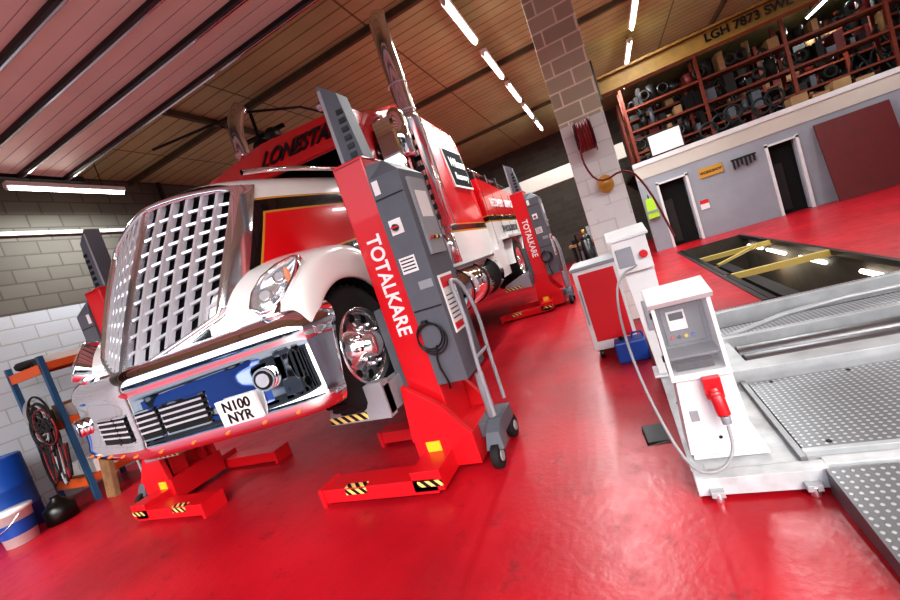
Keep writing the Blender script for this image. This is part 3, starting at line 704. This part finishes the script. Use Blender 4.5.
# fenders
o=MB("fenders")
outl=[(2.10,1.43),(2.105,1.50),(2.13,1.60),(2.20,1.73),(2.32,1.84),(2.48,1.92),(2.68,1.96),(2.92,1.96),(3.08,1.91),(3.22,1.78),(3.31,1.52),(3.34,1.2),(3.34,.95)]
lipa=[152,146,138,128,116,104,92,76,62,46,24,5,-15]
rows=[]
for (yo,zo),a in zip(outl,lipa):
    t=math.radians(a); yl,zl=2.68+.555*math.cos(t),WZ+.555*math.sin(t)
    fw=max(0.0,min(1.0,(2.75-yo)/.6))
    def lp(k): return (yl+(yo-yl)*k, zl+(zo-zl)*k)
    r=[]
    for dx in (.62,.74,.90,1.06,1.2):
        q=(1.30-dx)
        r.append((dx,yo-.12*q*fw,zo+.12*q*min(1,(zo-1.4)/.3)+.008))
    r.append((1.31,yo+.006*fw,zo-.002))
    r.append((1.39,)+lp(.86)); r.append((1.41,)+lp(.45)); r.append((1.415,yl,zl)); r.append((1.38,yl,zl-.0))
    rows.append(r)
mirror_grid(o,rows,"truck_white")
o.build(T,sub=2)
o=MB("fender_liner")
for s in (1,-1):
    o.grid([[ (XC+s*dx,2.68+.56*math.cos(math.radians(a)),WZ+.56*math.sin(math.radians(a))) for dx in (.6,1.36)] for a in range(-15,200,15)],"black_void")
o.build(T)
# headlights: swept lamp units let into the fender corner
o=MB("headlights")
for s in (1,-1):
    n=Vector((s*.40,-.78,.50)).normalized(); up=Vector((s*.30,.45,1.0)); up=(up-n*up.dot(n)).normalized(); rt=up.cross(n)
    rt=rt if rt.x*s>0 else -rt
    c=Vector((XC+s*1.19,2.125,1.735))
    out=[(-.085,-.15),(-.105,-.05),(-.08,.07),(-.01,.17),(.08,.24),(.125,.24),(.13,.10),(.105,-.05),(.06,-.15),(0,-.18)]
    def ring(k,h): return [c+rt*(u*k)+up*(v*k)+n*h for u,v in out]
    o.grid([ring(1.10,-.12),ring(1.10,.012),ring(1.05,.026),ring(1.0,.02)],"chrome",wrapu=True)
    o.grid([ring(1.0,.02),ring(.8,.035),ring(.45,.045),ring(.01,.048)],"clear_cover",wrapu=True)
    o.grid([ring(1.0,.019),ring(.92,-.01),ring(.01,-.02)],"chrome_soft",wrapu=True)
    for (u,v,r_) in ((.04,.09,.05),(-.015,-.06,.055)):
        p=c+rt*u+up*v; o.cyl(p-n*.02,p+n*.015,r_,"chrome",n=20); o.cyl(p+n*.015,p+n*.02,r_*.65,"lens",n=16)
    p=c+rt*.095+up*.1; o.ell(p+n*.0,(.02,.02,.07),"amber")
o.build(T)
def shell(o,prof,hw,mt,z_t=2.7,tp=.09):
    n=len(prof); vs=[]
    for s in (-1,1):
        for (yy,zz) in prof: vs.append((XC+s*(hw-max(0,zz-z_t)*tp),yy,zz))
    o.add(vs,[tuple(range(n))[::-1],tuple(range(n,2*n))]+[(i,(i+1)%n,n+(i+1)%n,n+i) for i in range(n)],mt)
o=MB("cab")
shell(o,[(3.9,1.35),(3.9,2.7),(4.25,3.35),(4.5,3.55),(5.8,3.98),(7.7,3.85),(7.9,3.6),(7.9,1.35)],1.22,"cab_livery",tp=.1)
o.build(T,bevel=.07)
o=MB("windshield")
for s in (1,-1):
    q=[(XC+s*.03,3.88,2.76),(XC+s*1.1,3.95,2.76),(XC+s*1.04,4.24,3.33),(XC+s*.03,4.17,3.33)]
    o.add([Vector(p)+Vector((0,-.03,.02)) for p in q],[(0,1,2,3)],"dark_glass")
    x=XC+s*1.232
    o.add([(x,4.2,2.62),(x,5.1,2.62),(x-s*.06,5.1,3.25),(x-s*.06,4.42,3.25)],[(0,1,2,3)],"dark_glass")
o.build(T)
o=MB("sun_visor")
hw=1.2
for s in (1,-1):
    o.hexa([(XC,3.72,3.06),(XC+s*hw,3.86,3.06),(XC+s*hw,3.9,3.04),(XC,3.76,3.04),(XC,3.95,3.52),(XC+s*(hw-.08),4.1,3.5),(XC+s*(hw-.08),4.5,3.5),(XC,4.4,3.52)],"truck_red")
o.build(T,bevel=.01)
v0=Vector((XC,3.835,3.28))
text("visor_lettering","LONESTAR",.28,v0+Vector((.52,.045,-.01)),Vector((1,.12,0)),Vector((0,.42,1)),"black",T,sx=.74,ext=.006,shear=.45)
o=MB("cab_details")
for k in range(5): o.ell((XC-.8+.4*k,4.42,3.6),(.06,.04,.03),"amber")
for s in (1,-1):
    x=XC+s*1.225
    o.box(x-.004,x+.004,4.05,4.06,1.5,2.6,"black"); o.box(x-.004,x+.004,5.2,5.21,1.5,3.3,"black"); o.box(x-.01,x+.03,4.95,5.1,2.3,2.34,"chrome")
    o.box(XC+s*1.0,XC+s*1.32,4.0,5.1,1.0,1.06,"chrome"); o.box(XC+s*1.0,XC+s*1.30,4.0,5.1,1.3,1.36,"chrome"); o.box(XC+s*.95,XC+s*1.26,4.02,5.08,1.0,1.36,"chrome_soft")
    o.cyl((XC+s*1.05,5.2,1.12),(XC+s*1.05,7.4,1.12),.32,"chrome",n=36)
    for yy in (5.5,6.3,7.1): o.torus((XC+s*1.05,yy,1.12),.322,.018,'Y',"dark_metal",n=36)
    o.box(XC+s*.8,XC+s*1.3,5.25,7.35,1.42,1.46,"mid_steel")
    ex,ey=XC+s*1.38,5.15
    o.cyl((ex,ey,1.5),(ex,ey,2.0),.08,"chrome_soft",n=24); o.cyl((ex,ey,2.0),(ex,ey,3.4),.15,"chrome_soft",n=32); o.cyl((ex,ey,3.4),(ex,ey,3.5),.15,"chrome_soft",r1=.115,n=32)
    o.tube([(ex,ey,3.5),(ex,ey,4.3),(ex,ey+.01,4.5),(ex-s*.03,ey+.1,4.75),(ex-s*.05,ey+.2,4.86)],.115,"chrome_soft",n=24,smoothpts=2)
    for zz in (3.55,3.9): o.torus((ex,ey,zz),.118,.012,'Z',"bar_silver")
    for k in range(9): o.box(ex-.05,ex+.05,ey-.157,ey-.15,2.1+.13*k,2.16+.13*k,"black")
    o.lathe((XC+s*1.36,4.75,2.9),'Z',[(0,.001),(0,.09),(.04,.12),(.5,.12),(.56,.09),(.6,.05),(.6,.001)],"chrome",n=28)
    mx=XC+s*1.5
    o.tube([(XC+s*1.2,4.15,3.2),(mx,4.05,3.2),(mx,4.05,2.5),(XC+s*1.2,4.15,2.5)],.018,"chrome")
    o.box(mx-.1,mx+.1,4.0,4.08,2.55,3.15,"chrome")
    o.cyl((XC+s*.7,4.3,3.72),(XC+s*.7,4.9,3.74),.05,"chrome",r1=.02,n=16)
    x=XC+s*1.165
    ya_,yb_2=6.75,7.75
    o.hexa([(x-.04,ya_,2.72),(x+.04,ya_,2.72),(x+.04,yb_2,2.72),(x-.04,yb_2,2.72),(x-.04-s*.06,ya_,3.45),(x+.04-s*.06,ya_,3.45),(x+.04-s*.06,yb_2,3.45),(x-.04-s*.06,yb_2,3.45)],"label_white")
    x+=s*.006
    o.hexa([(x-.04,ya_+.04,2.76),(x+.04,ya_+.04,2.76),(x+.04,yb_2-.04,2.76),(x-.04,yb_2-.04,2.76),(x-.04-s*.056,ya_+.04,3.41),(x+.04-s*.056,ya_+.04,3.41),(x+.04-s*.056,yb_2-.04,3.41),(x-.04-s*.056,yb_2-.04,3.41)],"matte_black")
o.build(T)
text("sleeper_lettering","Wilsons",.24,(XC+1.185,7.25,3.17),(0,1,0),(-.09,0,1),"label_white",T,shear=.3)
text("sleeper_lettering2","Recovery",.18,(XC+1.205,7.25,2.92),(0,1,0),(-.09,0,1),"label_white",T,shear=.3)
o=MB("recovery_body")
for s in (1,-1):
    o.prism([(8.0,1.5),(8.0,2.95),(10.9,2.75),(11.3,2.0),(11.3,1.72),(8.5,1.72),(8.5,1.5)],'X',XC+s*1.25,XC+s*.7,"body_livery")
    for k,yy in enumerate((8.1,8.9,9.7,10.4)):
        o.box(XC+s*1.252-.004,XC+s*1.252+.004,yy,yy+.01,1.6,2.7,"black"); o.box(XC+s*1.255-.01,XC+s*1.255+.01,yy+.3,yy+.5,2.15,2.2,"chrome")
    o.box(XC+s*1.1,XC+s*1.26,7.55,8.4,.95,1.5,"truck_white")
    o.box(XC+s*.8,XC+s*1.4,8.5,10.9,1.66,1.72,"truck_white")
    for yy in (9.1,10.3):
        o.grid([[ (XC+s*dx,yy+.57*math.cos(math.radians(a)),WZ+.57*math.sin(math.radians(a))) for dx in (.7,1.38)] for a in range(0,181,15)],"truck_white")
o.box(XC-.7,XC+.7,7.9,11.2,1.5,1.8,"dark_metal")
o.box(XC-.3,XC+.3,8.0,8.6,1.8,3.2,"truck_red")
o.hexa([(XC-.22,8.0,2.9),(XC+.22,8.0,2.9),(XC+.18,11.8,2.7),(XC-.18,11.8,2.7),(XC-.22,8.0,3.3),(XC+.22,8.0,3.3),(XC+.18,11.8,2.95),(XC-.18,11.8,2.95)],"truck_red")
for s in (1,-1):
    for k in range(3): o.box(XC+s*1.1-.06,XC+s*1.1+.06,8.2+.9*k,8.32+.9*k,2.85,3.15,"dark_metal")
    o.tube([(XC+s*1.1,8.0,3.2),(XC+s*1.1,10.9,2.98)],.03,"chrome")
o.build(T,bevel=.01)
text("body_lettering","RECOVERY  SERVICES",.24,(XC+1.256,9.6,2.46),(0,1,0),(0,0,1),"label_white",T)
text("body_lettering2","24 HOUR RESCUE",.2,(XC+1.256,9.6,1.88),(0,1,0),(0,0,1),"black",T)

# ------------------------------------------------------------ left corner clutter
r=MB("shelving_rack")
rx0,rx1,ry0,ry1=-8.1,-7.2,3.0,3.8
for a in (rx0,rx1):
    for b2 in (ry0,ry1): r.box(a-.03,a+.03,b2-.03,b2+.03,0,2.1,"rack_blue")
for zz in (.35,1.2,2.0):
    for q in (ry0,ry1): r.box(rx0,rx1,q-.03,q+.03,zz-.13,zz,"orange_beam")
    for q in (rx0,rx1): r.box(q-.02,q+.02,ry0,ry1,zz-.1,zz,"orange_beam")
    r.box(rx0,rx1,ry0,ry1,zz-.015,zz,"timber")
    x=rx0+.05
    while x<rx1-.2:
        w_=random.uniform(.1,.22); r.box(x,x+w_,ry0+.1,ry1-.15,zz,zz+random.uniform(.08,.22),random.choice(["black","cardboard","dark_metal","gold","label_white","maroon"])); x+=w_+.03
r.torus((-7.9,3.2,2.08),.14,.06,'Z',"rubber")
for k in range(24):
    r.torus((-7.6+.05*(k%6),2.88-.02*(k%3),1.2+.16*math.sin(k*1.7)),.16+.03*(k%4),.014,'Y',random.choice(["rubber","hose_red","cable_grey","rubber","rubber"]),n=24,k=6)
for k in range(8):
    r.tube([(-7.75+.08*k,2.87,1.1),(-7.8+.09*k,2.84,.6),(-7.65+.07*k,2.82,.25+.05*(k%4)),(-7.55+.07*k,2.86,.9)],.013,["rubber","hose_red","rubber","black","cable_grey","rubber","hose_red","black"][k],smoothpts=2)
r.build()
r=MB("timber_plank"); r.hexa([(-7.0,3.0,0),(-6.78,3.0,0),(-6.78,3.06,0),(-7.0,3.06,0),(-7.12,3.3,1.75),(-6.9,3.3,1.75),(-6.9,3.36,1.75),(-7.12,3.36,1.75)],"timber"); r.build()
r=MB("blue_barrel")
r.lathe((-7.85,2.4,0),'Z',[(0,.001),(0,.26),(.02,.29),(.28,.29),(.3,.3),(.32,.29),(.58,.29),(.6,.3),(.62,.29),(.98,.29),(1.0,.27),(.99,.25),(.98,.001)],"blue_plastic",n=32); r.build()
r=MB("plastic_bucket"); r.lathe((-7.2,2.2,0),'Z',[(0,.001),(0,.15),(.38,.175),(.38,.19),(.42,.19),(.42,.001)],"label_white",n=28); r.lathe((-7.2,2.2,0),'Z',[(.12,.16),(.28,.173)],"blue_plastic",n=28); r.tube([(-7.38,2.2,.36),(-7.35,2.08,.25),(-7.2,2.0,.2),(-7.05,2.08,.25),(-7.02,2.2,.36)],.005,"chrome_soft",smoothpts=1); r.build()
r=MB("black_drum"); r.lathe((-7.15,2.58,0),'Z',[(0,.001),(0,.16),(.2,.16),(.22,.13),(.3,.05),(.33,.05),(.33,.001)],"black",n=24); r.build()
r=MB("wall_pipework"); r.tube([(XL+.12,6.4,5.15),(XL+.12,6.4,3.9),(XL+.12,7.2,3.7)],.05,"dark_metal",smoothpts=1)
r.box(XL+.02,XL+.25,7.2,7.6,3.5,3.9,"light_grey"); r.build()

# ------------------------------------------------------------ world and sky
W=bpy.data.worlds.new("World"); S.world=W; W.use_nodes=True; nt=W.node_tree; bg=nt.nodes["Background"]
sky=nt.nodes.new("ShaderNodeTexSky"); sky.sky_type='NISHITA'; sky.sun_disc=False; sky.sun_elevation=math.radians(40); sky.sun_rotation=math.radians(150); sky.dust_density=3; sky.air_density=1
hs=nt.nodes.new("ShaderNodeHueSaturation"); hs.inputs["Saturation"].default_value=0.6
nt.links.new(sky.outputs[0],hs.inputs["Color"]); nt.links.new(hs.outputs[0],bg.inputs[0]); bg.inputs[1].default_value=0.6

# ------------------------------------------------------------ camera
th=math.radians(18.6); pt_=math.radians(4.54); yw=math.radians(23.0)
Fv=Vector((-math.sin(yw)*math.cos(pt_),math.cos(yw)*math.cos(pt_),-math.sin(pt_))); R0=Vector((math.cos(yw),math.sin(yw),0)); U0=R0.cross(Fv)
cx=R0*math.cos(th)-U0*math.sin(th); cy=R0*math.sin(th)+U0*math.cos(th)
cam=bpy.data.cameras.new("camera"); cam.sensor_width=36; cam.lens=412/900*36; cam.clip_start=.02
co=bpy.data.objects.new("camera",cam); mt=Matrix((cx,cy,-Fv)).transposed().to_4x4(); mt.translation=Vector((0,0,1.5)); co.matrix_world=mt
S.collection.objects.link(co); S.camera=co
